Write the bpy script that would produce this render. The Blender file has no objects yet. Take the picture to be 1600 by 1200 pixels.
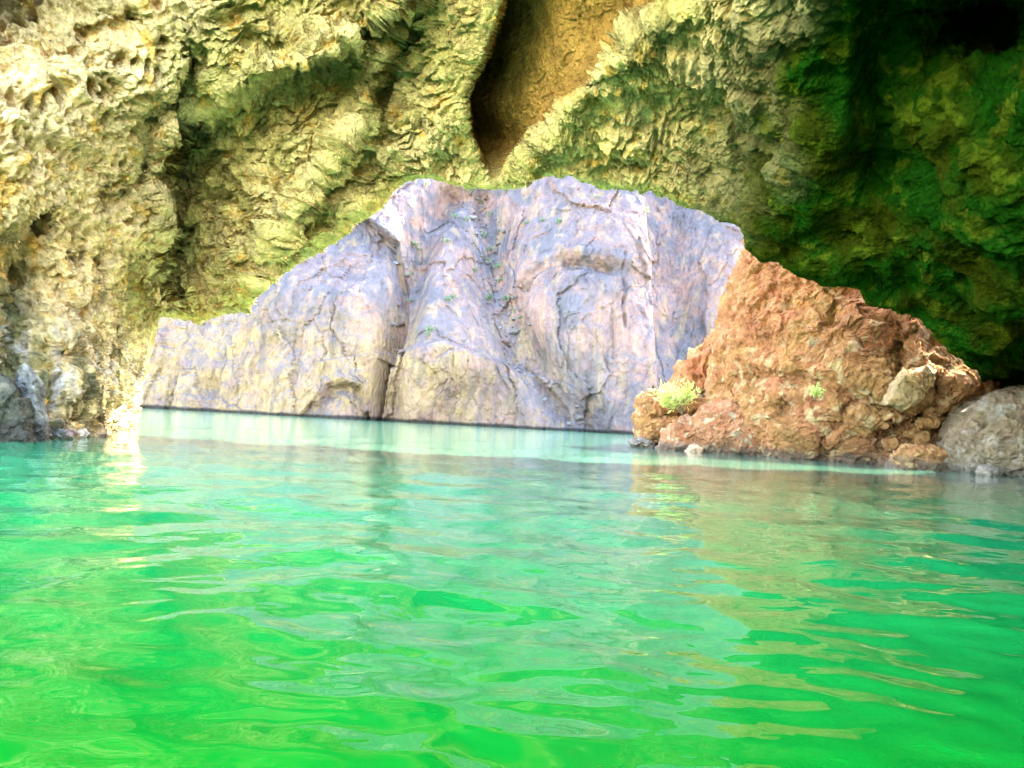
import bpy, math, random
import numpy as np
from mathutils import Matrix, Vector

random.seed(7)
rng = np.random.default_rng(7)
scene = bpy.context.scene
C = scene.collection

# ------------------------------------------------------------------ camera
F = 1209.0                      # focal length in pixels of the 1600 wide photograph
CAM_H = 0.70
PITCH = math.atan((659 - 600) / F)
ROLL = math.radians(3.1)
fw = np.array([0, math.cos(PITCH), math.sin(PITCH)])
up0 = np.array([0, -math.sin(PITCH), math.cos(PITCH)])
rt0 = np.array([1.0, 0, 0])
rt = math.cos(ROLL) * rt0 + math.sin(ROLL) * up0
up = -math.sin(ROLL) * rt0 + math.cos(ROLL) * up0
CAM = np.array([0, 0, CAM_H])
cam_d = bpy.data.cameras.new('camera')
cam = bpy.data.objects.new('camera', cam_d)
C.objects.link(cam)
m = Matrix.Identity(4)
for i in range(3):
    m[i][0], m[i][1], m[i][2], m[i][3] = rt[i], up[i], -fw[i], CAM[i]
cam.matrix_world = m
cam_d.sensor_width = 36
cam_d.lens = F / 1600 * 36
cam_d.clip_start = 0.05
cam_d.clip_end = 2000
scene.camera = cam

# ------------------------------------------------------------------ light
SUN_EL, SUN_AZ = math.radians(44), math.radians(50)      # azimuth: to the right of straight ahead (+Y)
world = bpy.data.worlds.new('World')
scene.world = world
world.use_nodes = True
wn = world.node_tree
sky = wn.nodes.new('ShaderNodeTexSky')
sky.sky_type = 'NISHITA'
sky.sun_disc = False
sky.sun_elevation = SUN_EL
sky.sun_rotation = SUN_AZ
bg = wn.nodes['Background']
wn.links.new(sky.outputs[0], bg.inputs[0])
bg.inputs[1].default_value = 0.15
sd = bpy.data.lights.new('sun', 'SUN')
sd.energy = 2.0
sd.angle = math.radians(0.5)
sd.color = (1.0, 0.93, 0.82)
sun = bpy.data.objects.new('sun', sd)
C.objects.link(sun)
sdir = Vector((math.sin(SUN_AZ) * math.cos(SUN_EL), math.cos(SUN_AZ) * math.cos(SUN_EL), math.sin(SUN_EL)))
sun.rotation_euler = sdir.to_track_quat('Z', 'Y').to_euler()
sun.location = sdir * 60

vs = scene.view_settings
scene.display_settings.display_device = 'sRGB'
vs.view_transform = 'Standard'
vs.look = 'None'
vs.gamma = 1
vs.use_curve_mapping = False
vs.exposure = 5.5
cy = scene.cycles
scene.render.engine = 'CYCLES'
cy.use_denoising = True
cy.max_bounces = 9
cy.diffuse_bounces = 6
cy.glossy_bounces = 3
cy.caustics_reflective = True
cy.blur_glossy = 2.0
cy.caustics_refractive = False
cy.sample_clamp_indirect = 8


# ------------------------------------------------------------------ helpers
def P(px, py, d):
    """point seen at pixel (px, py) of the 1600x1200 photograph, d metres along the view axis"""
    px, py, d = np.broadcast_arrays(np.asarray(px, float), np.asarray(py, float), np.asarray(d, float))
    x = (px - 800) / F * d
    y = -(py - 600) / F * d
    return CAM + x[..., None] * rt + y[..., None] * up + d[..., None] * fw


def smooth(a, b, x):
    t = np.clip((x - a) / (b - a), 0, 1)
    return t * t * (3 - 2 * t)


def h3(ix, iy, iz, seed):
    h = (ix.astype(np.uint32) * np.uint32(374761393) + iy.astype(np.uint32) * np.uint32(668265263)
         + iz.astype(np.uint32) * np.uint32(2246822519) + np.uint32((seed * 3266489917) & 0xffffffff))
    h ^= h >> np.uint32(15)
    h *= np.uint32(2246822519)
    h ^= h >> np.uint32(13)
    h *= np.uint32(3266489917)
    h ^= h >> np.uint32(16)
    return h


def u01(h):
    return (h & np.uint32(0xffffff)).astype(np.float32) / np.float32(16777216.0)


def perlin(p, seed=0):
    p = np.asarray(p, np.float32)
    sh = p.shape[:-1]
    p = p.reshape(-1, 3)
    f = np.floor(p)
    i = f.astype(np.int32)
    r = p - f
    w = r * r * r * (r * (r * 6 - 15) + 10)
    out = np.zeros(len(p), np.float32)
    for dx in (0, 1):
        wx = w[:, 0] if dx else 1 - w[:, 0]
        for dy in (0, 1):
            wy = w[:, 1] if dy else 1 - w[:, 1]
            for dz in (0, 1):
                wz = w[:, 2] if dz else 1 - w[:, 2]
                h = h3(i[:, 0] + dx, i[:, 1] + dy, i[:, 2] + dz, seed)
                gx = (h & np.uint32(1023)).astype(np.float32) / 511.5 - 1
                gy = ((h >> np.uint32(10)) & np.uint32(1023)).astype(np.float32) / 511.5 - 1
                gz = ((h >> np.uint32(20)) & np.uint32(1023)).astype(np.float32) / 511.5 - 1
                out += wx * wy * wz * (gx * (r[:, 0] - dx) + gy * (r[:, 1] - dy) + gz * (r[:, 2] - dz))
    return (out * 1.25).reshape(sh)


def fbm(p, octv=4, seed=0, gain=0.5, lac=2.03):
    p = np.asarray(p, np.float32)
    a, s, out = 1.0, 1.0, 0
    for k in range(octv):
        out = out + a * perlin(p * s, seed + k * 17)
        a *= gain
        s *= lac
    return out


def ridged(p, octv=4, seed=0, gain=0.5, lac=2.1):
    p = np.asarray(p, np.float32)
    a, s, out = 1.0, 1.0, 0
    for k in range(octv):
        out = out + a * (1 - 2.2 * np.abs(perlin(p * s, seed + k * 17)))
        a *= gain
        s *= lac
    return out


def worley(p, seed=0):
    """F1, F2, a random number per cell, offset from the cell's point"""
    p = np.asarray(p, np.float32)
    sh = p.shape[:-1]
    p = p.reshape(-1, 3)
    f = np.floor(p)
    i = f.astype(np.int32)
    r = p - f
    n = len(p)
    F1 = np.full(n, 9, np.float32)
    F2 = np.full(n, 9, np.float32)
    idr = np.zeros(n, np.uint32)
    off = np.zeros((n, 3), np.float32)
    for dx in (-1, 0, 1):
        for dy in (-1, 0, 1):
            for dz in (-1, 0, 1):
                h = h3(i[:, 0] + dx, i[:, 1] + dy, i[:, 2] + dz, seed)
                ox = r[:, 0] - dx - (h & np.uint32(1023)).astype(np.float32) / 1023
                oy = r[:, 1] - dy - ((h >> np.uint32(10)) & np.uint32(1023)).astype(np.float32) / 1023
                oz = r[:, 2] - dz - ((h >> np.uint32(20)) & np.uint32(1023)).astype(np.float32) / 1023
                d = ox * ox + oy * oy + oz * oz
                c = d < F1
                F2 = np.where(c, F1, np.minimum(F2, d))
                F1 = np.where(c, d, F1)
                idr = np.where(c, h, idr)
                off[c, 0] = ox[c]
                off[c, 1] = oy[c]
                off[c, 2] = oz[c]
    return np.sqrt(F1).reshape(sh), np.sqrt(F2).reshape(sh), idr.reshape(sh), off.reshape(sh + (3,))


def facets(p, seed=0):
    """chipped, angular relief: every Worley cell is a tilted plane"""
    F1, F2, h, off = worley(p, seed)
    gx = (h & np.uint32(1023)).astype(np.float32) / 511.5 - 1
    gy = ((h >> np.uint32(10)) & np.uint32(1023)).astype(np.float32) / 511.5 - 1
    gz = ((h >> np.uint32(20)) & np.uint32(1023)).astype(np.float32) / 511.5 - 1
    edge = smooth(0.0, 0.12, F2 - F1)
    return (off[..., 0] * gx + off[..., 1] * gy + off[..., 2] * gz) + 0.5 * (u01(h * np.uint32(2654435761)) - 0.5), edge


class RBF:
    def __init__(self, pts, vals):
        self.p = np.asarray(pts, float) / 1000
        n = len(self.p)
        A = np.zeros((n + 3, n + 3))
        A[:n, :n] = self.k(self.p, self.p) + 1e-5 * np.eye(n)
        A[:n, n] = 1
        A[:n, n + 1:] = self.p
        A[n:, :n] = A[:n, n:].T
        self.w = np.linalg.solve(A, np.r_[np.asarray(vals, float), 0, 0, 0])

    @staticmethod
    def k(a, b):
        r2 = ((a[:, None] - b[None]) ** 2).sum(-1)
        return 0.5 * r2 * np.log(r2 + 1e-12)

    def __call__(self, x, y):
        sh = np.shape(x)
        q = np.stack([np.ravel(x), np.ravel(y)], 1) / 1000
        out = np.empty(len(q))
        n = len(self.p)
        for s in range(0, len(q), 100000):
            qq = q[s:s + 100000]
            out[s:s + 100000] = self.k(qq, self.p) @ self.w[:n] + self.w[n] + qq @ self.w[n + 1:]
        return out.reshape(sh)


def polydist(x, y, pts):
    """distance to a polyline and the signed side (positive: right of its direction, in pixel space with y down)"""
    best = np.full(np.shape(x), 1e9)
    side = np.zeros(np.shape(x))
    for (x0, y0), (x1, y1) in zip(pts[:-1], pts[1:]):
        ex, ey = x1 - x0, y1 - y0
        L2 = ex * ex + ey * ey
        t = np.clip(((x - x0) * ex + (y - y0) * ey) / L2, 0, 1)
        dx, dy = x - x0 - t * ex, y - y0 - t * ey
        d = np.hypot(dx, dy)
        s = ex * (y - y0) - ey * (x - x0)
        c = d < best
        side = np.where(c, np.sign(s), side)
        best = np.where(c, d, best)
    return best, side * best


def resample(pts, n):
    pts = np.asarray(pts, float)
    s = np.r_[0, np.cumsum(np.hypot(*(pts[1:, :2] - pts[:-1, :2]).T))]
    t = np.linspace(0, s[-1], n)
    return np.stack([np.interp(t, s, pts[:, k]) for k in range(pts.shape[1])], 1)


def normals(V, wrap=False):
    if wrap:
        du = np.roll(V, -1, 1) - np.roll(V, 1, 1)
    else:
        du = np.gradient(V, axis=1)
    dv = np.gradient(V, axis=0)
    n = np.cross(du, dv)
    return n / (np.linalg.norm(n, axis=-1, keepdims=True) + 1e-12)


def link(name, me, mat, parent=None):
    o = bpy.data.objects.new(name, me)
    if mat:
        me.materials.append(mat)
    C.objects.link(o)
    if parent:
        o.parent = parent
    return o


def mesh_from(verts, faces, col=None, smooth_shade=True, name='mesh'):
    """verts (n,3), faces (k,3 or 4) int arrays"""
    me = bpy.data.meshes.new(name)
    verts = np.ascontiguousarray(verts, np.float32)
    faces = np.ascontiguousarray(faces, np.int32)
    k = faces.shape[1]
    me.vertices.add(len(verts))
    me.vertices.foreach_set('co', verts.ravel())
    me.loops.add(faces.size)
    me.loops.foreach_set('vertex_index', faces.ravel())
    me.polygons.add(len(faces))
    me.polygons.foreach_set('loop_start', np.arange(0, faces.size, k, dtype=np.int32))
    me.polygons.foreach_set('use_smooth', np.full(len(faces), smooth_shade))
    me.update(calc_edges=True)
    if col is not None:
        a = me.attributes.new('tint', 'FLOAT_COLOR', 'POINT')
        c4 = np.ones((len(verts), 4), np.float32)
        c4[:, :3] = np.clip(np.asarray(col).reshape(-1, 3), 0, 1)
        a.data.foreach_set('color', c4.ravel())
    return me


def grid_faces(nr, nc, wrap=False):
    idx = np.arange(nr * nc).reshape(nr, nc)
    if wrap:
        idx = np.concatenate([idx, idx[:, :1]], 1)
    return np.stack([idx[:-1, :-1], idx[:-1, 1:], idx[1:, 1:], idx[1:, :-1]], -1).reshape(-1, 4)


def grid_obj(name, V, mat, col=None, wrap=False, parent=None, smooth_shade=True):
    nr, nc = V.shape[:2]
    return link(name, mesh_from(V.reshape(-1, 3), grid_faces(nr, nc, wrap), col, smooth_shade, name), mat, parent)


def tag(o, label=None, cat=None, group=None, kind=None):
    for k, v in (('label', label), ('category', cat), ('group', group), ('kind', kind)):
        if v:
            o[k] = v
    return o


# ------------------------------------------------------------------ materials
def nodes(name):
    mt = bpy.data.materials.new(name)
    mt.use_nodes = True
    nt = mt.node_tree
    return mt, nt, nt.nodes['Principled BSDF'], lambda t: nt.nodes.new('ShaderNode' + t), nt.links.new


def rock_material(name, fine=9.0, bump=0.05, var=0.35, rough=0.9, stretch=(1, 1, 1), grain=60.0):
    mt, nt, b, N, L = nodes(name)
    at = N('Attribute')
    at.attribute_name = 'tint'
    geo = N('NewGeometry')
    mp = N('Mapping')
    mp.inputs['Scale'].default_value = stretch
    L(geo.outputs['Position'], mp.inputs['Vector'])
    n1 = N('TexNoise')
    n1.inputs['Scale'].default_value = fine
    n1.inputs['Detail'].default_value = 9
    n1.inputs['Roughness'].default_value = 0.68
    n2 = N('TexNoise')
    n2.inputs['Scale'].default_value = fine * 0.22
    n2.inputs['Detail'].default_value = 5
    n3 = N('TexVoronoi')
    n3.inputs['Scale'].default_value = fine * 1.6
    n3.inputs['Randomness'].default_value = 1
    for n in (n1, n2, n3):
        L(mp.outputs[0], n.inputs['Vector'])
    r = N('MapRange')
    r.inputs['From Min'].default_value = 0.3
    r.inputs['From Max'].default_value = 0.7
    r.inputs['To Min'].default_value = 1 - var
    r.inputs['To Max'].default_value = 1 + var
    L(n1.outputs[0], r.inputs[0])
    r2 = N('MapRange')
    r2.inputs['From Min'].default_value = 0.3
    r2.inputs['From Max'].default_value = 0.7
    r2.inputs['To Min'].default_value = 1 - var * 0.7
    r2.inputs['To Max'].default_value = 1 + var * 0.7
    L(n2.outputs[0], r2.inputs[0])
    mul = N('Math')
    mul.operation = 'MULTIPLY'
    L(r.outputs[0], mul.inputs[0])
    L(r2.outputs[0], mul.inputs[1])
    vm = N('VectorMath')
    vm.operation = 'SCALE'
    L(at.outputs['Color'], vm.inputs[0])
    L(mul.outputs[0], vm.inputs['Scale'])
    L(vm.outputs[0], b.inputs['Base Color'])
    add = N('Math')
    add.operation = 'MULTIPLY_ADD'
    add.inputs[1].default_value = 0.5
    L(n3.outputs['Distance'], add.inputs[0])
    L(n1.outputs[0], add.inputs[2])
    bp = N('Bump')
    bp.inputs['Strength'].default_value = 1.0
    bp.inputs['Distance'].default_value = bump
    L(add.outputs[0], bp.inputs['Height'])
    L(bp.outputs[0], b.inputs['Normal'])
    b.inputs['Roughness'].default_value = rough
    b.inputs['Specular IOR Level'].default_value = 0.0
    return mt


M_CAVE = rock_material('cave_rock', fine=9, bump=0.12, var=0.42)
M_ORANGE = rock_material('orange_rock', fine=4.5, bump=0.10, var=0.3)
M_CLIFF = rock_material('cliff_rock', fine=1.3, bump=0.40, var=0.2, stretch=(1, 1, 0.45))


# ------------------------------------------------------------------ cave shell
LIP = [(150, 780), (190, 700), (206, 664), (214, 600), (228, 560), (243, 500), (256, 488), (300, 488), (322, 494), (345, 488), (385, 474),
       (398, 452), (440, 425), (480, 392), (520, 368), (552, 338), (583, 326), (606, 300), (630, 276), (655, 269), (690, 277), (735, 291),
       (775, 295), (815, 284), (850, 272), (895, 270), (945, 283), (985, 288), (1030, 300), (1075, 312), (1112, 330), (1150, 344), (1164, 356),
       (1168, 385), (1190, 404), (1222, 404), (1250, 428), (1300, 444), (1341, 440), (1360, 466), (1415, 482), (1440, 497), (1462, 520),
       (1484, 548), (1508, 560), (1532, 576), (1548, 640), (1552, 780)]
OUT = [(-420, 880), (-440, 700), (-450, 400), (-300, 0), (-280, -90), (-200, -140), (0, -150), (400, -160), (800, -220), (1200, -400),
       (1600, -540), (1850, -500), (2000, -350), (2060, 0), (2080, 300), (2060, 600), (2000, 900)]
CTRL = [  # px, py, depth (m)
    (206, 664, 20.0), (150, 690, 16.0), (100, 684, 13.6), (0, 686, 12.2), (-200, 720, 10), (-440, 760, 8),
    (225, 560, 20.0), (240, 500, 20), (140, 560, 15.6), (120, 450, 14.6), (30, 560, 12.6), (0, 450, 12.4),
    (250, 400, 18.5), (240, 250, 16.8), (120, 250, 14.2), (0, 250, 12.5), (0, 0, 13.3), (200, 0, 14.0), (200, 120, 14.4),
    (-440, 300, 9.6), (-440, -200, 10.6), (-300, -300, 11.2), (0, -300, 12.4),
    (322, 494, 19.5), (400, 452, 19), (480, 392, 18.6), (583, 326, 18.2), (655, 269, 18.4), (775, 295, 18.8), (890, 270, 18.4),
    (330, 350, 18.0), (350, 220, 16.6), (420, 100, 15.2), (420, 0, 15.0), (550, 150, 16.5), (620, 0, 15.6), (650, 180, 17.2), (400, -300, 13.2), (800, -300, 12.4),
    (800, 0, 15.0), (1000, 0, 13.6), (960, 150, 15.8), (1030, 300, 17.6), (1100, 200, 15.6), (1200, 0, 11.2), (1150, 344, 17.0), (1190, 404, 17.0),
    (1340, 440, 16.6), (1300, 250, 13.6), (1440, 497, 17.2), (1508, 565, 18.5), (1450, 0, 9.4), (1600, 0, 8.4), (1450, 300, 12.8), (1600, 300, 10.8),
    (1600, 480, 14.0), (1560, 596, 24.0), (1620, 620, 24.0), (1552, 780, 26), (1200, -450, 6.6), (1600, -480, 5.2), (2000, -300, 5.4), (2060, 300, 8.0),
    (2060, 620, 14.0), (1760, 560, 17.5), (1760, 700, 22), (2000, 880, 18)]
cave_depth = RBF([c[:2] for c in CTRL], [1 / c[2] for c in CTRL])

LEDGE = [(262, 520), (252, 430), (244, 300), (262, 215), (310, 160), (390, 122), (470, 98), (540, 60)]
SPUR1 = [(395, 455), (425, 390), (470, 310), (520, 245), (560, 180), (590, 90), (640, -40)]
SPUR2 = [(330, 400), (300, 330), (262, 260)]
SPUR3 = [(480, 320), (540, 265), (640, 215), (735, 170)]
CLEFT_L = [(770, 300), (752, 262), (728, 205), (722, 150), (752, 90), (776, 20), (790, -80), (800, -200)]
CLEFT_R = [(792, 288), (830, 240), (868, 195), (930, 130), (985, 62), (1030, 30), (1120, -10), (1250, -60)]
STEP_R = [(1320, 330), (1322, 230), (1330, 110), (1345, 0), (1360, -120)]
ROLL1 = [(1170, 390), (1200, 300), (1290, 215), (1390, 185), (1490, 215), (1560, 300)]
ROLL2 = [(1300, 430), (1400, 400), (1500, 450), (1560, 520)]


def cave_features(x, y):
    """metres towards the camera"""
    o = np.zeros(np.shape(x))
    d, s = polydist(x, y, LEDGE)
    o += np.exp(-(d / 26) ** 2) * 0.35                                         # rounded ledge crest
    o -= smooth(0, 22, s) * np.exp(-(d / 125) ** 2) * 1.15                        # recess on its right and below
    wob = 9 * np.sin(y * 0.045 + 1) + 5 * np.sin(y * 0.117) + 3 * np.sin(y * 0.29)
    d, s = polydist(x + wob, y, [(270, 560), (256, 488), (250, 430), (245, 300), (258, 215)])
    o += np.exp(-(d / 18) ** 2) * 0.22
    o -= smooth(-6, 16, s) * np.exp(-(d / 105) ** 2) * 1.9
    d, s = polydist(x, y, SPUR1)
    o += np.exp(-(d / 18) ** 2) * 0.5
    o -= smooth(0, 18, s) * np.exp(-(d / 70) ** 2) * 0.9
    d, s = polydist(x, y, SPUR3)
    o += np.exp(-(d / 30) ** 2) * 0.2
    d, s = polydist(x, y, CLEFT_L)
    a = smooth(0, 14, s) * smooth(-140, 40, 310 - y)
    d2, s2 = polydist(x, y, CLEFT_R)
    b = smooth(0, 18, -s2)
    ch = a * b                                                                   # inside the cleft
    o -= ch * (0.7 + 3.6 * np.exp(-(d / 60) ** 2)) * smooth(288, 200, y)
    o += np.exp(-(d2 / 26) ** 2) * 0.5 * smooth(300, 240, y) * smooth(1150, 1000, x)
    o += np.exp(-((x - 960) / 70) ** 2 - ((y - 120) / 60) ** 2) * 0.5
    d, s = polydist(x, y, STEP_R)
    o -= smooth(-15, 45, s) * np.exp(-(d / 150) ** 2) * 1.2 * smooth(330, 230, y)
    o -= np.exp(-((x - 1560) / 110) ** 2 - ((y - 20) / 90) ** 2) * 3.5
    d, s = polydist(x, y, ROLL1)
    o += np.exp(-(d / 45) ** 2) * 0.5
    d, s = polydist(x, y, ROLL2)
    o += np.exp(-(d / 40) ** 2) * 0.45
    for cx, cy_, rx, ry, am in ((328, 192, 14, 20, .7), (500, 275, 22, 26, .6), (425, 420, 20, 22, .5), (205, 470, 22, 40, .7), (45, 430, 60, 70, 1.0),
                                (150, 420, 10, 26, .5), (125, 400, 12, 24, .5), (10, 530, 40, 120, 1.2), (200, 590, 14, 40, .6), (165, 540, 10, 34, .6),
                                (175, 500, 9, 30, .7), (215, 540, 8, 36, .6), (110, 520, 12, 34, .8), (90, 470, 14, 30, .7), (75, 570, 14, 30, .8), (135, 610, 10, 30, .6), (185, 420, 9, 28, .6), (60, 350, 16, 22, .6), (150, 300, 10, 24, .6), (60, 130, 12, 20, .6), (130, 60, 12, 18, .5), (195, 35, 30, 22, .6), (440, 30, 40, 18, .6), (420, 68, 30, 14, .4), (215, 285, 18, 30, .6), (180, 290, 10, 18, .4)):
        o -= np.exp(-((x - cx) / rx) ** 2 - ((y - cy_) / ry) ** 2) * am
    return o, ch


NU, NV = 1700, 500
lip = resample(LIP, NU)
# the rays are spread so that in-frame density is even
outp = resample(OUT, NU)
tv = np.r_[np.linspace(0, 0.62, int(NV * 0.8), endpoint=False), np.linspace(0.62, 1, NV - int(NV * 0.8))]
PX = lip[None, :, 0] * (1 - tv[:, None]) + outp[None, :, 0] * tv[:, None]
PY = lip[None, :, 1] * (1 - tv[:, None]) + outp[None, :, 1] * tv[:, None]
D = 1 / np.clip(cave_depth(PX, PY), 1 / 40, 1 / 3.5)
feat, cleft = cave_features(PX, PY)
front = P(PX, PY, D - feat * np.clip(1 - 0 * D, 0, 1))
# behind the lip the rock turns away into the outer face
cx0, cy0 = 760, 640
ox, oy = lip[:, 0] - cx0, lip[:, 1] - cy0
ol = np.hypot(ox, oy)
outw = (ox / ol)[:, None] * rt - (oy / ol)[:, None] * up
ray = front[0] - CAM
ray /= np.linalg.norm(ray, axis=1)[:, None]
rows = []
for t in np.linspace(1, 0, 40, endpoint=False):
    a = t * 2.2
    away = 2.6 * math.sin(min(a, math.pi / 2)) + 0.3 * a
    rise = 1.4 * (1 - math.cos(min(a, math.pi / 2))) + max(0, a - math.pi / 2) * 16
    rows.append(front[0] + ray * away + outw * rise)
back = np.array(rows)
# unseen shell added behind the viewer, shaped to darken the right, open at left
REAR = [(-9.5, 7, -1), (-9.5, 9.5, 3), (-9.3, 12, 9), (-5, 13.3, 10.6), (-1.5, 12, 10.6), (0.3, 0, 8.6), (3.5, -9, 7.5), (9, -14, 6), (12, -10, 3), (12, -10, -1)]
rear = resample(np.array(REAR), NU)
tt = np.linspace(0, 1, 45)[1:, None, None]
ext = front[-1][None] * (1 - tt) + rear[None] * tt
V = np.concatenate([back, front, ext], 0)
nb, ne = len(back), len(ext)
PXa = np.concatenate([np.repeat(PX[:1], nb, 0), PX, np.repeat(PX[-1:], ne, 0)], 0)
PYa = np.concatenate([np.repeat(PY[:1], nb, 0), PY, np.repeat(PY[-1:], ne, 0)], 0)
CLa = np.concatenate([np.repeat(cleft[:1], nb, 0), cleft, np.repeat(cleft[-1:], ne, 0)], 0)
Nn = normals(V)
flip = np.sign((Nn * (CAM - V)).sum(-1, keepdims=True).mean())
Nn = Nn * flip

wR = smooth(960, 1270, PXa + (PYa - 200) * 0.3 + 130 * fbm(V * 0.5, 3, 8))                    # mossy right half, its shade painted into the colour
wL = smooth(330, 210, PXa + 0.15 * (PYa - 300)) * (1 - wR)          # pitted left wall
wM = np.clip(1 - wR - wL, 0, 1)                                     # flaky roof
Q = V + 0.25 * np.stack([fbm(V * 0.8, 2, s) for s in (1, 2, 3)], -1)
big = fbm(Q * 0.45, 3, 10)
mid = ridged(Q * 1.1, 3, 20)
# pits of the left wall, stretched downwards
F1, F2, hid, off = worley(Q * np.array([3.1, 3.1, 1.5]), 30)
pit = (1 - smooth(0.20, 0.45, F1)) * smooth(0.3, 0.8, u01(hid * np.uint32(2891336453)) + 0.5 * perlin(V * 0.7, 33))
F1b, F2b, hidb, offb = worley(Q * np.array([5.5, 5.5, 3.4]), 31)
pit2 = (1 - smooth(0.05, 0.6, F1b)) * u01(hidb * np.uint32(747796405))
F1c, F2c, hidc, offc = worley(Q * np.array([10.5, 10.5, 6.5]), 32)
pit3 = (1 - smooth(0.05, 0.65, F1c)) * u01(hidc * np.uint32(747796405))
# flakes of the roof
e1 = np.array([0.86, 0.35, 0.36])
e1 /= np.linalg.norm(e1)
e2 = np.cross(e1, [0.3, -0.8, 0.5])
e2 /= np.linalg.norm(e2)
e3 = np.cross(e1, e2)
R3 = np.stack([e1 * 0.8, e2 * 1.55, e3 * 1.6], 1)
K = (Q + 0.35 * np.stack([fbm(Q * 0.9, 2, k) for k in (11, 12, 13)], -1)) @ R3
fk, ek = facets(K * 1.3, 40)
fk2, ek2 = facets(K * 3.4 + 5, 41)
saw = K[..., 1] * 2.4 + 1.3 * fbm(Q * 1.4, 3, 42)
saw = saw - np.floor(saw)
fine = ridged(Q * 4.0, 3, 50)
disp = 0.42 * big + 0.10 * mid
disp = disp + wL * (-0.75 * pit - 0.26 * pit2 - 0.10 * pit3 + 0.06 * fine + 0.08 * fk2)
disp = disp + wM * (0.24 * fk + 0.13 * fk2 + 0.13 * saw + 0.05 * fine - 0.10 * pit2 - 0.05 * pit3)
disp = disp + wR * (0.22 * fbm(Q * 1.3, 4, 60) + 0.10 * fk + 0.05 * fine)
disp = disp * (1 - 0.75 * CLa)
for line in (CLEFT_L, STEP_R):
    dd, _s = polydist(PXa, PYa, line)
    disp = disp * (1 - 0.65 * np.exp(-(dd / 28) ** 2))
fade = np.ones(V.shape[0])
edge_keep = np.concatenate([np.linspace(1.0, 0.40, nb), np.clip(0.40 + np.arange(len(PX)) / 22, 0, 1), np.full(ne, 1.0)])
V = V + Nn * (disp * edge_keep[:, None])[..., None]

# albedo: tan and olive stone, rusty face in the cleft, moss with painted shade towards the right, pale mineral at the foot
cn = fbm(V * 0.7, 4, 70)[..., None]
cn2 = fbm(V * 2.2, 4, 71)[..., None]


def mixc(a, b, t):
    return a * (1 - t) + b * t


tan_ = np.array([0.70, 0.45, 0.18])
olive = np.array([0.47, 0.335, 0.095])
ochre = np.array([0.62, 0.33, 0.07])
grey = np.array([0.40, 0.32, 0.23])
rust = np.array([0.40, 0.20, 0.045])
moss_shade = np.array([0.006, 0.030, 0.0015])  # moss tone with the roof's shade and green bounce put into the colour
moss_shade_d = np.array([0.022, 0.026, 0.0015])
colr = mixc(tan_, olive, np.clip(wM[..., None] * 0.75 + cn * 0.7, 0, 1))
low_left = smooth(95, 20, PXa - 0.10 * (PYa - 560)) * smooth(320, 470, PYa)
colr = mixc(colr, np.array([0.14, 0.13, 0.04]), np.clip(low_left[..., None] * (0.8 + cn), 0, 0.95))      # darker olive low on the left wall
colr = mixc(colr, ochre, smooth(0.25, 0.6, cn2))
lowz = smooth(3.2, 1.0, V[..., 2])[..., None] * wL[..., None]
drip = fbm(V * np.array([3.2, 3.2, 0.45]), 4, 72)[..., None]                 # mineral streaks running down
colr = mixc(colr, grey, np.clip(lowz * smooth(-0.1, 0.35, drip) * 0.9, 0, 0.9))
colr = mixc(colr, np.array([0.10, 0.085, 0.04]), np.clip(lowz * smooth(0.0, 0.35, -drip), 0, 0.9))
wetl = (smooth(0.40, 0.05, V[..., 2] + 0.3 * cn2[..., 0]) * (1 - wR))[..., None]
colr = mixc(colr, np.array([0.12, 0.085, 0.05]), 0.75 * wetl)
colr = mixc(colr, mixc(mixc(moss_shade, moss_shade_d, smooth(-0.2, 0.4, cn)), np.array([0.045, 0.058, 0.003]), smooth(0.18, 0.55, fbm(V * 1.3, 5, 73, gain=0.65))[..., None]), wR[..., None])      # random lime patches paint in yellow-green highlights
colr = mixc(colr, rust, np.clip(CLa * 1.2 * smooth(285, 215, PYa), 0, 1)[..., None])
fc = grid_faces(*V.shape[:2])
fx = PXa.ravel()[fc].mean(1)
fy = PYa.ravel()[fc].mean(1)
is_wall = (fx < 253) & ((fy > 205) | (fx < 215))


def sub_mesh(name, sel):
    f = fc[sel]
    used = np.unique(f)
    remap = np.zeros(V.shape[0] * V.shape[1], np.int32)
    remap[used] = np.arange(len(used))
    return link(name, mesh_from(V.reshape(-1, 3)[used], remap[f], colr.reshape(-1, 3)[used], True, name), M_CAVE)


tag(sub_mesh('cave_wall', is_wall), kind='structure')
tag(sub_mesh('cave_ceiling', ~is_wall), kind='structure')

# ------------------------------------------------------------------ water
ws = np.r_[np.linspace(-30, 0.6, 24, endpoint=False), CAM_H * F / np.linspace(CAM_H * F / 0.6, 8.6, 420)]
wx = np.sign(np.linspace(-1, 1, 400)) * np.abs(np.linspace(-1, 1, 400)) ** 1.0
WXX = wx[None] * np.clip(np.abs(ws)[:, None] * 0.9 + 1.0, 1, 1e3)
WXX[:24] = np.linspace(-1, 1, 400)[None] * 30
WX = WXX
WY = np.repeat(ws[:, None], 400, 1)
pw = np.stack([WX, WY, 0 * WX], -1)
amp = smooth(40, 8, WY)
WZ = amp * smooth(0.3, 3.2, np.abs(WY)) * (0.040 * perlin(pw * np.array([0.75, 0.9, 1]) + 3, 80) + 0.030 * perlin(pw * np.array([1.7, 1.75, 1]), 81))
WZ = WZ + smooth(16, 5, WY) * 0.009 * perlin(pw * np.array([5., 6.5, 1]), 82)
mw, nt, b, N, L = nodes('emerald_water')
b.inputs['Specular IOR Level'].default_value = 0.5
b.inputs['Roughness'].default_value = 0.02
b.inputs['IOR'].default_value = 1.42
geo = N('NewGeometry')
sx = N('SeparateXYZ')
L(geo.outputs['Position'], sx.inputs[0])
mr = N('MapRange')
mr.inputs['From Min'].default_value = 1.5
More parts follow.
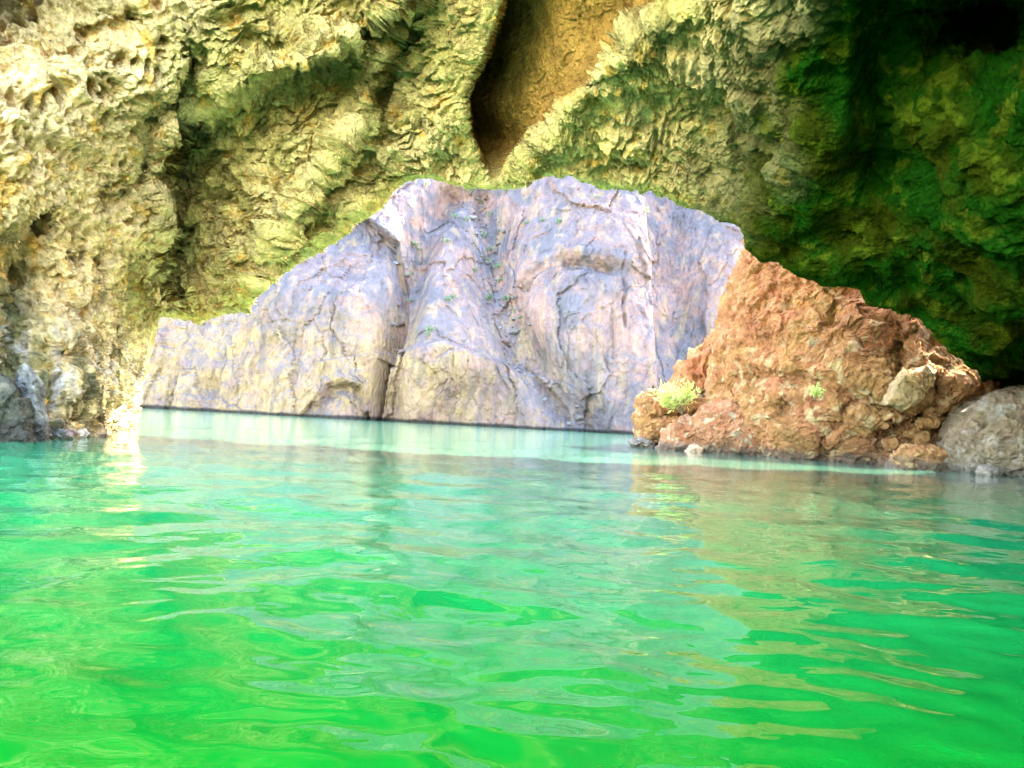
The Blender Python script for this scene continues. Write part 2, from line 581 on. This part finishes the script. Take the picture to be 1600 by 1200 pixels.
mr.inputs['From Max'].default_value = 15.5
L(sx.outputs['Y'], mr.inputs[0])
cr = N('ValToRGB')
cr.color_ramp.elements[0].color = (0.002, 0.115, 0.006, 1)          # clear emerald shallows inside the cave
cr.color_ramp.elements[1].color = (0.030, 0.10, 0.064, 1)         # deep teal river outside
e_ = cr.color_ramp.elements.new(0.5)
e_.color = (0.014, 0.225, 0.072, 1)  # lighter mint painted in for the cliff's reflection on the shaded stretch
L(mr.outputs[0], cr.inputs[0])
L(cr.outputs[0], b.inputs['Base Color'])
mp = N('Mapping')
mp.inputs['Scale'].default_value = (1.0, 1.15, 1)
L(geo.outputs['Position'], mp.inputs[0])
n1 = N('TexNoise')
n1.inputs['Scale'].default_value = 4.2
n1.inputs['Detail'].default_value = 2
n1.inputs['Roughness'].default_value = 0.45
n1.inputs['Distortion'].default_value = 0.4
L(mp.outputs[0], n1.inputs['Vector'])
bp = N('Bump')
bp.inputs['Strength'].default_value = 1
bp.inputs['Distance'].default_value = 0.007
L(n1.outputs[0], bp.inputs['Height'])
L(bp.outputs[0], b.inputs['Normal'])
water = grid_obj('water', np.stack([WX, WY, WZ], -1), mw)
tag(water, kind='structure')

# ------------------------------------------------------------------ far cliff
CD = 92.0
gx = np.r_[np.linspace(-95, -46, 60, endpoint=False), np.linspace(-46, 34, 640, endpoint=False), np.linspace(34, 95, 60)]
gz = np.r_[np.linspace(-1.5, 32, 330, endpoint=False), np.linspace(32, 62, 50)]
GX, GZ = np.meshgrid(gx, gz)


def cliff_px(X, Z):
    """pixel at which a point of the cliff's mean plane is seen"""
    rel = np.stack([X, np.full(X.shape, CD), Z], -1) - CAM
    d = rel @ fw
    return 800 + F * (rel @ rt) / d, 600 - F * (rel @ up) / d


CPX, CPY = cliff_px(GX, GZ)


def cliff_relief(x, y, X, Z):
    """metres towards the viewer"""
    o = np.zeros(np.shape(x))
    o -= 0.20 * np.clip(Z, 0, 60) + 0.006 * np.clip(Z, 0, 60) ** 2               # leans back

    def butt(pts, w, am, sharp=12):
        d, s = polydist(x, y, pts)
        return am * smooth(w, -sharp, s) * np.exp(-(d / (w * 2.2)) ** 2)
    G = [(690, 262), (655, 330), (640, 420), (628, 520), (618, 600), (600, 700)]      # gully left of the middle
    d, s = polydist(x, y, G)
    o -= 5.0 * np.exp(-(d / 26) ** 2)
    o += 4.0 * smooth(10, -30, -s) * np.exp(-(d / 170) ** 2) * 0.0
    o += 4.5 * np.exp(-((x - 520) / 120) ** 2) * smooth(330, 480, y)                   # left buttress
    d, s = polydist(x, y, [(560, 330), (610, 370), (625, 440), (625, 520), (615, 570)])
    o += 3.5 * smooth(6, -10, s) * np.exp(-(d / 110) ** 2)
    G2 = [(745, 270), (765, 340), (770, 420), (790, 490), (830, 560), (890, 640), (930, 690)]   # rubble gully
    d, s = polydist(x, y, G2)
    o -= 4.0 * np.exp(-(d / 34) ** 2)
    o += 3.0 * np.exp(-((x - 700) / 70) ** 2 - ((y - 560) / 60) ** 2)                    # rounded shoulder below
    d, s = polydist(x, y, [(640, 545), (700, 535), (760, 555), (815, 575)])
    o += 1.6 * smooth(-6, 8, s) * np.exp(-(d / 90) ** 2)
    d, s = polydist(x, y, [(1030, 250), (1028, 430), (1026, 500), (1022, 690)])          # big right buttress ends here
    o += 5.0 * smooth(5, -8, -s * 1.0) * np.exp(-(d / 150) ** 2)
    o += 2.5 * np.exp(-((x - 900) / 90) ** 2 - ((y - 440) / 150) ** 2)
    d, s = polydist(x, y, [(800, 450), (835, 400), (880, 382), (950, 392), (985, 412)])   # overhanging brow
    o += 0.55 * np.exp(-(d / 14) ** 2) - 0.9 * smooth(-6, 18, s) * np.exp(-(d / 38) ** 2)
    d, s = polydist(x, y, [(893, 408), (925, 412), (958, 420)])
    o -= 1.8 * np.exp(-(d / 8) ** 2)
    d, s = polydist(x, y, [(979, 392), (973, 425), (977, 450), (971, 480), (974, 512)])                            # crack
    o -= 0.9 * np.exp(-(d / 2.6) ** 2) * (0.4 + 0.6 * np.sin(y * 0.11) ** 2)
    d, s = polydist(x, y, [(956, 470), (955, 560)])
    o -= 0.4 * np.exp(-(d / 2.6) ** 2)
    d, s = polydist(x, y, [(860, 610), (885, 640), (900, 690)])
    o += 1.2 * smooth(3, -5, s) * np.exp(-(d / 40) ** 2)
    # alcoves at the foot
    d, s = polydist(x, y, [(330, 570), (370, 535), (450, 520), (520, 530), (590, 560)])
    o += (0.2 * np.exp(-(d / 22) ** 2) - 0.9 * smooth(-14, 26, s) * np.exp(-(d / 60) ** 2)) * smooth(320, 420, x) * (0.6 + 0.4 * np.sin(x * 0.045))
    d, s = polydist(x, y, [(500, 625), (520, 600), (550, 596), (575, 605), (580, 640)])
    o += 0.4 * np.exp(-(d / 8) ** 2) - 1.8 * smooth(-4, 16, s) * np.exp(-(d / 36) ** 2)
    o -= 1.2 * np.exp(-((x - 330) / 16) ** 2 - ((y - 605) / 20) ** 2)
    o -= 3.0 * np.exp(-((x - 1080) / 50) ** 2)
    return o


def cliff_noise(X, Z, base):
    p = np.stack([X, base, Z], -1)
    q = p + 0.9 * np.stack([fbm(p * 0.22, 2, s) for s in (5, 6, 7)], -1)
    n = 1.3 * fbm(q * np.array([0.10, 0.10, 0.055]), 3, 90)
    f, e = facets(q * np.array([0.26, 0.26, 0.13]), 91)
    f2, e2 = facets(q * np.array([0.62, 0.62, 0.34]), 92)
    f3, e3_ = facets(q * np.array([1.5, 1.5, 0.9]), 94)
    qc = p + 0.7 * np.stack([fbm(p * 0.35, 4, s) for s in (15, 16, 17)], -1)
    w1, w2, wh, wo = worley(qc * np.array([0.17, 0.17, 0.045]), 98)                 # long upright joints
    joint = (1 - smooth(0.0, 0.035, w2 - w1)) * smooth(-0.15, 0.25, perlin(p * 0.13, 99))
    w3, w4, wh2, wo2 = worley(qc * np.array([0.5, 0.5, 0.2]) + 9, 100)
    joint2 = (1 - smooth(0.0, 0.05, w4 - w3)) * smooth(0.0, 0.3, perlin(p * 0.2 + 4, 101))
    return n + 0.9 * (u01(wh * np.uint32(2654435761)) - 0.5) - 0.22 * joint - 0.10 * joint2 + 0.24 * f + 0.15 * f2 + 0.10 * f3 + 0.22 * ridged(q * np.array([0.45, 0.45, 0.2]), 5, 93)


rel = cliff_relief(CPX, CPY, GX, GZ)
cnz = cliff_noise(GX, GZ, rel)
cliffY = CD - rel - cnz
CV = np.stack([GX, cliffY, GZ], -1)
cN = normals(CV)
cN *= np.sign((cN * (CAM - CV)).sum(-1).mean())
pk = fbm(CV * np.array([0.16, 0.16, 0.09]), 4, 95)[..., None]
st = fbm(CV * np.array([0.9, 0.9, 0.05]), 4, 96)[..., None]                # streaks running down
pk2 = fbm(CV * np.array([0.35, 0.35, 0.5]), 4, 97)[..., None]
varnish = np.array([0.185, 0.15, 0.15])
pinkc = np.array([0.40, 0.22, 0.165])
tanc = np.array([0.48, 0.29, 0.13])
flatness = smooth(0.15, 0.55, cN[..., 2])[..., None]                        # ledges carry the grey varnish
ccol = mixc(pinkc, varnish, np.clip(0.45 + 1.5 * pk + 1.1 * pk2, 0, 1))
low = (smooth(17, 6, GZ) * smooth(20, -25, GX))[..., None]
ccol = mixc(ccol, tanc, np.clip(low * (0.9 + pk2), 0, 1))
ccol = mixc(ccol, varnish, np.clip(flatness * 0.75, 0, 1))
ccol = mixc(ccol, varnish * 0.8, np.clip(smooth(0.1, 0.5, st) * 0.4, 0, 1))
ccol = mixc(ccol, tanc * 1.1, np.clip(smooth(0.12, 0.5, -st) * 0.4, 0, 1))
ccol = ccol * 0.37
ccol = mixc(ccol, np.array([0.012, 0.012, 0.01]), smooth(0.5, 0.2, GZ + 0.15 * pk2[..., 0])[..., None] * 0.9)     # wet line at the water
cliff = grid_obj('cliff', CV, M_CLIFF, ccol)
tag(cliff, kind='structure')


# ------------------------------------------------------------------ rocks
def rock(name, outline, depth, thick, mat, cols, seed, nr=60, nt=140, bulge=1.0, big=0.12, chip=0.10, fine=0.03, freq=1.0, pits=0.0, features=None, power=0.6, wet=True, zone=None, center=None):
    """a closed body of stone: outline in photograph pixels, depth = function or number, thick = half thickness in metres"""
    o = np.array(outline + outline[:1], float)
    o = resample(o, nt + 1)[:-1]
    c = np.array(center, float) if center else np.array([(o[:, 0].min() + o[:, 0].max()) / 2, (o[:, 1].min() + o[:, 1].max()) / 2])
    dfun = depth if callable(depth) else (lambda x, y: np.full(np.shape(x), float(depth)))
    r = np.linspace(0, 1, nr)
    px = c[0] + (o[None, :, 0] - c[0]) * r[:, None]
    py = c[1] + (o[None, :, 1] - c[1]) * r[:, None]
    z = (1 - np.clip(r, 0, 1) ** 2.6) ** power
    d0 = dfun(px, py)
    ft = features(px, py) if features else 0
    front = P(px, py, d0 + thick * bulge * (1 - z)[:, None] - ft)
    rb = np.linspace(1, 0, max(10, nr // 4))[1:]
    pxb = c[0] + (o[None, :, 0] - c[0]) * rb[:, None]
    pyb = c[1] + (o[None, :, 1] - c[1]) * rb[:, None]
    zb = (1 - rb ** 2.6) ** power
    # the back keeps its real width (no perspective growth)
    bb = P(pxb, pyb, dfun(pxb, pyb) + thick * bulge)
    bb = bb + fw * (zb * thick)[:, None, None]
    V = np.concatenate([front, bb], 0)
    n = normals(V, True)
    n *= np.sign((n * (V - V.mean((0, 1)))).sum(-1).mean())
    q = V * freq
    q = q + 0.2 * np.stack([fbm(q * 1.1, 2, seed + k) for k in range(3)], -1)
    f1, e1_ = facets(q * 1.15, seed + 5)
    f2, e2_ = facets(q * 2.9, seed + 6)
    disp = big * fbm(q * 0.7, 3, seed + 3) / freq * 2 + chip * f1 / freq + chip * 0.5 * f2 / freq + fine * ridged(q * 4.5, 4, seed + 8) / freq
    if pits:
        F1, F2, hid, off = worley(q * np.array([1.9, 1.9, 2.3]), seed + 9)
        disp = disp - pits * (1 - smooth(0.08, 0.5, F1)) * u01(hid) / freq
    V = V + n * disp[..., None]
    n1 = fbm(V * 0.9 * freq, 4, seed + 11)[..., None]
    n2 = fbm(V * 2.6 * freq, 4, seed + 12)[..., None]
    a, b_, c_ = [np.array(k) for k in cols]
    col = mixc(a, b_, np.clip(0.5 + n1 * 1.1 + n2 * 0.5, 0, 1))
    col = mixc(col, c_, smooth(0.12, 0.5, n2 + 0.4 * n1))
    if zone:
        col = zone(col, V, px, py, n1, n2)
    if wet:
        w = smooth(0.42, 0.08, V[..., 2] + 0.25 * n2[..., 0])[..., None]
        col = mixc(col, np.array([0.075, 0.06, 0.045]), w * 0.8)
    return grid_obj(name, V, mat, col, wrap=True)


TAN = (0.22, 0.112, 0.04)
RUST = (0.20, 0.078, 0.034)
PALE = (0.27, 0.175, 0.08)
GREY = (0.15, 0.10, 0.058)

dep_out = RBF([(1110, 700), (1200, 713), (1350, 722), (1500, 735), (1110, 560), (1170, 390), (1300, 400), (1450, 480), (1520, 600), (1300, 560), (1200, 300)],
              [27.5, 24.8, 23.2, 22, 28.2, 28.2, 25.5, 23.5, 22.0, 24.2, 28.0])


def out_feat(x, y):
    o = 0.7 * np.exp(-((x - 1300) / 90) ** 2 - ((y - 600) / 60) ** 2)
    d, s = polydist(x, y, [(1130, 600), (1220, 590), (1300, 600), (1380, 640), (1440, 640)])        # hollow line above the foot
    o = o - 0.55 * np.exp(-(d / 14) ** 2)
    for cx, cy_, rx, ry, am in ((1225, 635, 13, 12, 0.9), (1380, 680, 12, 8, .6), (1420, 650, 16, 8, .5), (1450, 672, 18, 8, .7), (1478, 690, 14, 10, .7), (1145, 610, 12, 8, .5),
                                (1440, 710, 20, 8, .6), (1315, 612, 10, 6, .4), (1460, 640, 8, 22, .5)):
        o = o - am * np.exp(-((x - cx) / rx) ** 2 - ((y - cy_) / ry) ** 2)
    for pts, wd, am in (([(1180, 420), (1230, 470), (1290, 490), (1350, 540)], 9, .22), ([(1390, 640), (1410, 600), (1400, 560), (1420, 520)], 8, .5), ([(1280, 720), (1300, 660), (1340, 630)], 8, .4),
                        ([(1462, 600), (1440, 650), (1400, 665)], 9, .7), ([(1500, 620), (1470, 660), (1455, 720)], 9, .6), ([(1370, 720), (1385, 670), (1430, 690)], 8, .5)):
        d, s = polydist(x + 6 * np.sin(y * 0.13), y + 5 * np.sin(x * 0.11), pts)
        o = o - am * np.exp(-(d / wd) ** 2) + 0.5 * am * smooth(0, 14, s) * np.exp(-(d / 50) ** 2)
    d, s = polydist(x, y, [(1415, 480), (1430, 530), (1450, 570), (1480, 600)])                         # pale rib at the right
    o = o + 0.5 * np.exp(-(d / 16) ** 2) - 0.4 * smooth(0, 12, s) * np.exp(-(d / 40) ** 2)
    return o


def out_zone(col, V, px, py, n1, n2):
    k = np.clip(1.2 * n1 + 0.5, 0, 1)
    col = mixc(col, np.array(RUST), np.clip(smooth(3.0, 4.5, V[..., 2])[..., None] * k * 0.8, 0, 1))
    return col


outcrop = rock('rock_outcrop', [(1095, 745), (1098, 690), (1104, 620), (1112, 570), (1130, 480), (1148, 430), (1168, 385), (1190, 330), (1300, 310), (1400, 350), (1480, 420), (1530, 500),
                                (1560, 600), (1550, 690), (1520, 770), (1400, 770), (1250, 770)], dep_out, 3.0, M_ORANGE, (TAN, RUST, PALE), 200,
               nr=330, nt=900, big=0.13, chip=0.15, fine=0.05, freq=1.0, features=out_feat, power=0.4, zone=out_zone, center=(1320, 560))
tag(outcrop, 'tall orange sunlit rock face rising from the water at the cave mouth', 'rock outcrop')

spur = rock('rock_spur', [(1025, 720), (1030, 640), (1045, 605), (1060, 575), (1088, 546), (1112, 528), (1180, 470), (1260, 560), (1260, 720)], 31.5, 2.0, M_ORANGE, (RUST, TAN, (0.30, 0.13, 0.06)), 230,
            nr=100, nt=260, big=0.2, chip=0.25, fine=0.05, power=0.5)
tag(spur, 'reddish sloping spur of rock standing behind the tall orange face', 'rock spur')

b1 = rock('boulder', [(990, 700), (991, 650), (996, 622), (1012, 609), (1045, 605), (1085, 610), (1110, 625), (1120, 700)], 30.0, 1.2, M_ORANGE, (TAN, RUST, PALE), 240,
          nr=80, nt=220, big=0.1, chip=0.16, fine=0.03, freq=1.5, power=0.45,
          features=lambda x, y: -0.35 * np.exp(-((y - 650 - 0.06 * (1040 - x)) / 3.0) ** 2) * smooth(1010, 1030, x) + 0.25 * smooth(652, 660, y))
tag(b1, 'squarish tan boulder split by a level crack, under the bright bush', 'boulder')

foot = rock('boulder', [(1022, 706), (1030, 690), (1048, 668), (1080, 648), (1115, 632), (1150, 627), (1195, 638), (1240, 660), (1275, 690), (1290, 730), (1200, 735), (1100, 728)],
            lambda x, y: 27.6 - (x - 1030) * 0.0105, 1.5, M_ORANGE, ((0.22, 0.108, 0.052), RUST, (0.25, 0.185, 0.11)), 250,
            nr=130, nt=360, big=0.12, chip=0.16, fine=0.045, freq=1.2, power=0.5)
tag(foot, 'broad red brown boulder sloping into the water before the orange face', 'boulder')

blk = rock('boulder', [(1386, 632), (1396, 600), (1412, 580), (1450, 567), (1462, 580), (1460, 604), (1436, 628), (1412, 640)], 21.4, 0.55, M_ORANGE, (PALE, TAN, (0.27, 0.18, 0.09)), 260,
           nr=50, nt=140, big=0.05, chip=0.20, fine=0.015, freq=1.4, power=0.3, wet=False)
tag(blk, 'angular pale fallen block leaning on the right of the orange face', 'boulder')

greyb = rock('boulder', [(1448, 765), (1458, 725), (1474, 690), (1494, 655), (1518, 632), (1556, 612), (1610, 596), (1680, 590), (1760, 640), (1780, 790), (1600, 790)],
             lambda x, y: 20.6 - (x - 1450) * 0.004, 1.6, M_ORANGE, (GREY, (0.16, 0.115, 0.065), (0.20, 0.155, 0.105)), 270,
             nr=150, nt=380, big=0.10, chip=0.14, fine=0.05, freq=1.5, pits=0.42, power=0.5)
tag(greyb, 'grey pitted boulder at the far right beneath the dark roof', 'boulder')

hump = rock('boulder', [(1385, 745), (1392, 715), (1410, 700), (1440, 694), (1470, 700), (1490, 720), (1495, 750)], 20.9, 0.8, M_ORANGE, (TAN, RUST, (0.34, 0.2, 0.08)), 280,
            nr=60, nt=160, big=0.08, chip=0.2, fine=0.03, freq=1.6, pits=0.4, power=0.5)
tag(hump, 'low rusty boulder full of hollows beside the grey pitted boulder', 'boulder')

# slabs and stones at the foot of the left wall
SL = ((0.06, 0.055, 0.036), (0.10, 0.09, 0.055), (0.16, 0.13, 0.08))
s1 = rock('leaning_rock', [(-60, 720), (-50, 600), (0, 584), (14, 592), (30, 620), (46, 660), (50, 700)], 11.4, 0.35, M_CAVE, SL, 300, nr=60, nt=160, big=0.05, chip=0.14, fine=0.02, freq=2.2, power=0.35)
tag(s1, 'dark grey leaning slab at the far left edge of the water', 'rock')
s2 = rock('leaning_rock', [(20, 715), (16, 620), (24, 585), (38, 566), (52, 590), (66, 640), (74, 690), (70, 715)], 12.0, 0.25, M_CAVE, ((0.17, 0.15, 0.12), (0.24, 0.21, 0.16), (0.32, 0.28, 0.21)), 310,
          nr=50, nt=140, big=0.04, chip=0.12, fine=0.02, freq=2.2, power=0.35)
tag(s2, 'pale upright pointed slab leaning on the left cave wall', 'rock')


# ------------------------------------------------------------------ where surfaces are seen
def project(W):
    rel = np.asarray(W) - CAM
    d = rel @ fw
    return 800 + F * (rel @ rt) / d, 600 - F * (rel @ up) / d, d


def surface_at(W, px, py, tol=4.0):
    """nearest point to the viewer of the point cloud W around a photograph pixel"""
    x, y, d = project(W)
    k = np.hypot(x - px, y - py)
    c = np.where(k < tol)[0]
    i = c[np.argmin(d[c])] if len(c) else int(np.argmin(k))
    return W[i]


def verts_of(o):
    a = np.empty(len(o.data.vertices) * 3, np.float32)
    o.data.vertices.foreach_get('co', a)
    return a.reshape(-1, 3).astype(float)


W_CLIFF = CV.reshape(-1, 3)
W_OUT = verts_of(outcrop)

# ------------------------------------------------------------------ loose stones
import bmesh


def stone_mesh(seed, cols, sub=3, chipy=0.35, flat=0.75):
    bm = bmesh.new()
    bmesh.ops.create_icosphere(bm, subdivisions=sub, radius=0.5)
    v = np.array([q.co[:] for q in bm.verts])
    f = np.array([[q.index for q in t.verts] for t in bm.faces])
    bm.free()
    n = v / 0.5
    fa, _ = facets(v * 2.2 + seed * 7.3, seed)
    v = v + n * (0.16 * fbm(v * 2.0 + seed, 3, seed) + chipy * 0.4 * fa)[:, None]
    v[:, 2] *= flat
    t = np.clip(0.5 + fbm(v * 3, 3, seed + 4), 0, 1)[:, None]
    return mesh_from(v, f, mixc(np.array(cols[0]), np.array(cols[1]), t), False, 'stone')


cl_cols = [((0.075, 0.06, 0.048), (0.11, 0.085, 0.066)), ((0.08, 0.05, 0.04), (0.10, 0.066, 0.05)), ((0.085, 0.07, 0.06), (0.12, 0.10, 0.09))]
cl_stones = [stone_mesh(400 + k, cl_cols[k % 3], sub=2) for k in range(6)]
for me in cl_stones:
    me.materials.append(M_CLIFF)
gully_boulders = []
paths = [([(742, 300), (758, 350), (772, 420), (790, 480), (812, 520)], 16, 105), ([(640, 400), (632, 440), (626, 500), (620, 555)], 9, 32),
         ([(800, 560), (840, 590), (880, 640), (930, 668)], 8, 40)]
for (pts, spread, cnt), where in zip(paths, ('pale boulder in the rubble chute running down the middle of the far cliff', 'boulder lodged in the narrow dark gully left of the middle of the far cliff', 'small boulder on the slanting ledge that drops to the foot of the far cliff')):
    rs = resample(pts, 200)
    for k in range(cnt):
        p = rs[rng.integers(0, 200)] + rng.normal(0, spread * 0.9, 2)
        w = surface_at(W_CLIFF, p[0], p[1], 3)
        o = bpy.data.objects.new('boulder', cl_stones[int(rng.integers(0, 6))])
        C.objects.link(o)
        sz = float(np.clip(rng.lognormal(-0.95, 0.5), 0.2, 1.3))
        o.scale = (sz, sz * rng.uniform(0.7, 1.1), sz * rng.uniform(0.7, 1.0))
        o.rotation_euler = (rng.uniform(-.4, .4), rng.uniform(-.4, .4), rng.uniform(0, 6.28))
        o.location = w + np.array([0, -0.05, 0.1 * sz])
        tag(o, where, 'boulder', 'rubble boulders in the far gullies')

for nm, px, py, d, sz, lab, cols in (
        ('stone', 1543, 742, 19.6, 0.45, 'small dark wet stone at the foot of the grey pitted boulder', ((0.11, 0.085, 0.06), (0.18, 0.14, 0.10))),
        ('stone', 1003, 686, 30.0, 0.75, 'dark low stone at the water before the squarish tan boulder', ((0.09, 0.075, 0.06), (0.15, 0.12, 0.09))),
        ('stone', 1085, 700, 26.6, 0.5, 'small brown stone wedged under the broad red brown boulder', ((0.2, 0.13, 0.08), (0.3, 0.2, 0.12))),
        ('stone', 84, 678, 13.3, 0.34, 'dark stone at the water beside the pale pointed rock', ((0.08, 0.08, 0.07), (0.16, 0.15, 0.12))),
        ('stone', 103, 679, 13.4, 0.26, 'small reddish stone at the foot of the left cave wall', ((0.24, 0.14, 0.10), (0.34, 0.24, 0.18))),
        ('stone', 124, 677, 14.2, 0.30, 'pale sunlit stone at the foot of the left cave wall', ((0.32, 0.26, 0.19), (0.42, 0.36, 0.28)))):
    me = stone_mesh(int(px), cols, sub=4)
    o = link(nm, me, M_ORANGE)
    o.location = P(px, py, d)
    o.location.z = 0.03 + 0.1 * sz
    o.scale = (sz * 1.25, sz, sz)
    o.rotation_euler = (0.1, -0.1, px * 0.37)
    tag(o, lab, 'stone')


# ------------------------------------------------------------------ plants
def leaf_material(name, c, trans):
    mt, nt, b, N, L = nodes(name)
    b.inputs['Base Color'].default_value = (*c, 1)
    b.inputs['Roughness'].default_value = 0.6
    tr = N('BsdfTranslucent')
    tr.inputs[0].default_value = (*trans, 1)
    ms = N('MixShader')
    ms.inputs[0].default_value = 0.4
    L(b.outputs[0], ms.inputs[1])
    L(tr.outputs[0], ms.inputs[2])
    L(ms.outputs[0], nt.nodes['Material Output'].inputs[0])
    return mt


M_LEAF = leaf_material('bright_leaf', (0.42, 0.44, 0.11), (0.5, 0.5, 0.12))  # leaf colour raised to stand in for sunlight that the rocks block
M_DESERT = leaf_material('desert_leaf', (0.09, 0.125, 0.05), (0.10, 0.14, 0.05))
M_DRY = leaf_material('dry_leaf', (0.30, 0.24, 0.10), (0.25, 0.20, 0.08))
M_STEM, _nt, _b, _N, _L = nodes('stem')
_b.inputs['Base Color'].default_value = (0.16, 0.11, 0.06, 1)
_b.inputs['Roughness'].default_value = 0.8


def plant(name, w, h, n_stems, leaves, leaf, mat, seed, spread=1.0):
    """stems that fan out of one foot, and a mass of pointed leaves along them; two meshes"""
    g = np.random.default_rng(seed)
    sv, sf, lv, lf = [], [], [], []
    for k in range(n_stems):
        a = g.uniform(0, 2 * math.pi)
        tip = np.array([math.cos(a) * w * 0.5 * spread * g.uniform(0.3, 1), math.sin(a) * w * 0.4 * spread * g.uniform(0.3, 1), h * g.uniform(0.55, 1)])
        mid = tip * 0.5 + np.array([0, 0, h * 0.16])
        pts = [((1 - t) ** 2) * np.zeros(3) + 2 * t * (1 - t) * mid + t * t * tip for t in np.linspace(0, 1, 6)]
        for i, p in enumerate(pts):
            r_ = 0.012 * h * (1.15 - i / 5)
            for q in range(4):
                sv.append(p + r_ * np.array([math.cos(q * 1.571), math.sin(q * 1.571), 0]))
        b0 = len(sv) - 24
        for i in range(5):
            for q in range(4):
                sf.append([b0 + i * 4 + q, b0 + i * 4 + (q + 1) % 4, b0 + i * 4 + 4 + (q + 1) % 4, b0 + i * 4 + 4 + q])
        for j in range(leaves):
            t = g.uniform(0.25, 1) ** 0.8
            p = 2 * t * (1 - t) * mid + t * t * tip + g.normal(0, 0.05 * w, 3)
            d = g.normal(0, 1, 3) + np.array([math.cos(a), math.sin(a), 0.9])
            d /= np.linalg.norm(d)
            s_ = np.cross(d, g.normal(0, 1, 3))
            s_ /= np.linalg.norm(s_)
            l_ = leaf * g.uniform(0.6, 1.3)
            b1_ = len(lv)
            lv += [p, p + d * l_ * 0.5 + s_ * l_ * 0.16, p + d * l_, p + d * l_ * 0.5 - s_ * l_ * 0.16]
            lf.append([b1_, b1_ + 1, b1_ + 2, b1_ + 3])
    return mesh_from(np.array(sv), np.array(sf), None, True, 'stem'), mesh_from(np.array(lv), np.array(lf), None, False, 'foliage')


def place_plant(name, meshes, mat, loc, rot, scale, label, cat, group=None, parts=True):
    e = bpy.data.objects.new(name, None)
    C.objects.link(e)
    e.location = loc
    e.rotation_euler = rot
    e.scale = (scale,) * 3
    tag(e, label, cat, group)
    for nm, me, mt in (('stem', meshes[0], M_STEM), ('foliage', meshes[1], mat)):
        if not me.materials:
            me.materials.append(mt)
        o = bpy.data.objects.new(nm, me)
        C.objects.link(o)
        o.parent = e
    return e


mb = plant('bush', 1.7, 1.2, 22, 24, 0.25, M_LEAF, 1)
place_plant('bush', mb, M_LEAF, P(1066, 648, 28.6), (0.25, -0.35, 0), 1.0, 'bright yellow green bush growing between the squarish tan and red brown boulders', 'bush')
mp1 = plant('shrub', 0.6, 0.55, 12, 26, 0.11, M_LEAF, 2)
w = surface_at(W_OUT, 1270, 628)
place_plant('shrub', mp1, M_LEAF, w + np.array([0, -0.02, -0.02]), (0.5, 0, 0), 1.0, 'small green shrub rooted low on the orange face near a dark hole', 'shrub')
mp2 = plant('dry_plant', 0.5, 0.6, 9, 12, 0.09, M_DRY, 3)
w = surface_at(W_OUT, 1262, 540)
place_plant('dry_plant', mp2, M_DRY, w + np.array([0, -0.02, -0.02]), (0.7, 0.3, 0), 0.9, 'dry straggly plant clinging to the middle of the orange face', 'plant')
w = surface_at(W_OUT, 1190, 478)
place_plant('dry_plant', mp2, M_DRY, w + np.array([0, -0.02, -0.02]), (0.8, -0.3, 2), 0.6, 'small dry tuft high on the left of the orange face', 'plant')

cs = [plant('shrub', 1.0, 0.7, 9, 18, 0.2, M_DESERT, 20 + k) for k in range(4)]
SHR = [(735, 300, 9), (752, 318, 8), (762, 340, 10), (757, 372, 11), (768, 392, 9), (775, 420, 12), (760, 410, 8), (780, 440, 9), (745, 425, 9), (768, 470, 12), (790, 470, 10),
       (700, 470, 9), (712, 466, 7), (676, 520, 10), (668, 524, 7), (650, 385, 10), (655, 392, 7), (645, 430, 8), (690, 300, 8), (710, 290, 9), (730, 345, 8), (790, 300, 9),
       (800, 492, 11), (812, 500, 8), (640, 470, 6), (705, 340, 9), (698, 380, 8), (820, 350, 8), (870, 350, 9), (845, 345, 7), (668, 290, 8), (1010, 330, 8), (930, 310, 7)]
for k, (px, py, size) in enumerate(SHR):
    w = surface_at(W_CLIFF, px, py, 3)
    place_plant('shrub', cs[k % 4], M_DESERT, w + np.array([0, -0.05, -0.05]), (0.2, 0, k * 1.3), size * 0.125, ('grey green desert shrub growing in the rubble chute of the far cliff' if 725 < px < 815 and py > 295 else 'desert shrub in or beside the narrow left gully of the far cliff' if px <= 725 else 'small desert shrub on a high ledge of the right half of the far cliff'), 'shrub', 'desert shrubs on the far cliff')
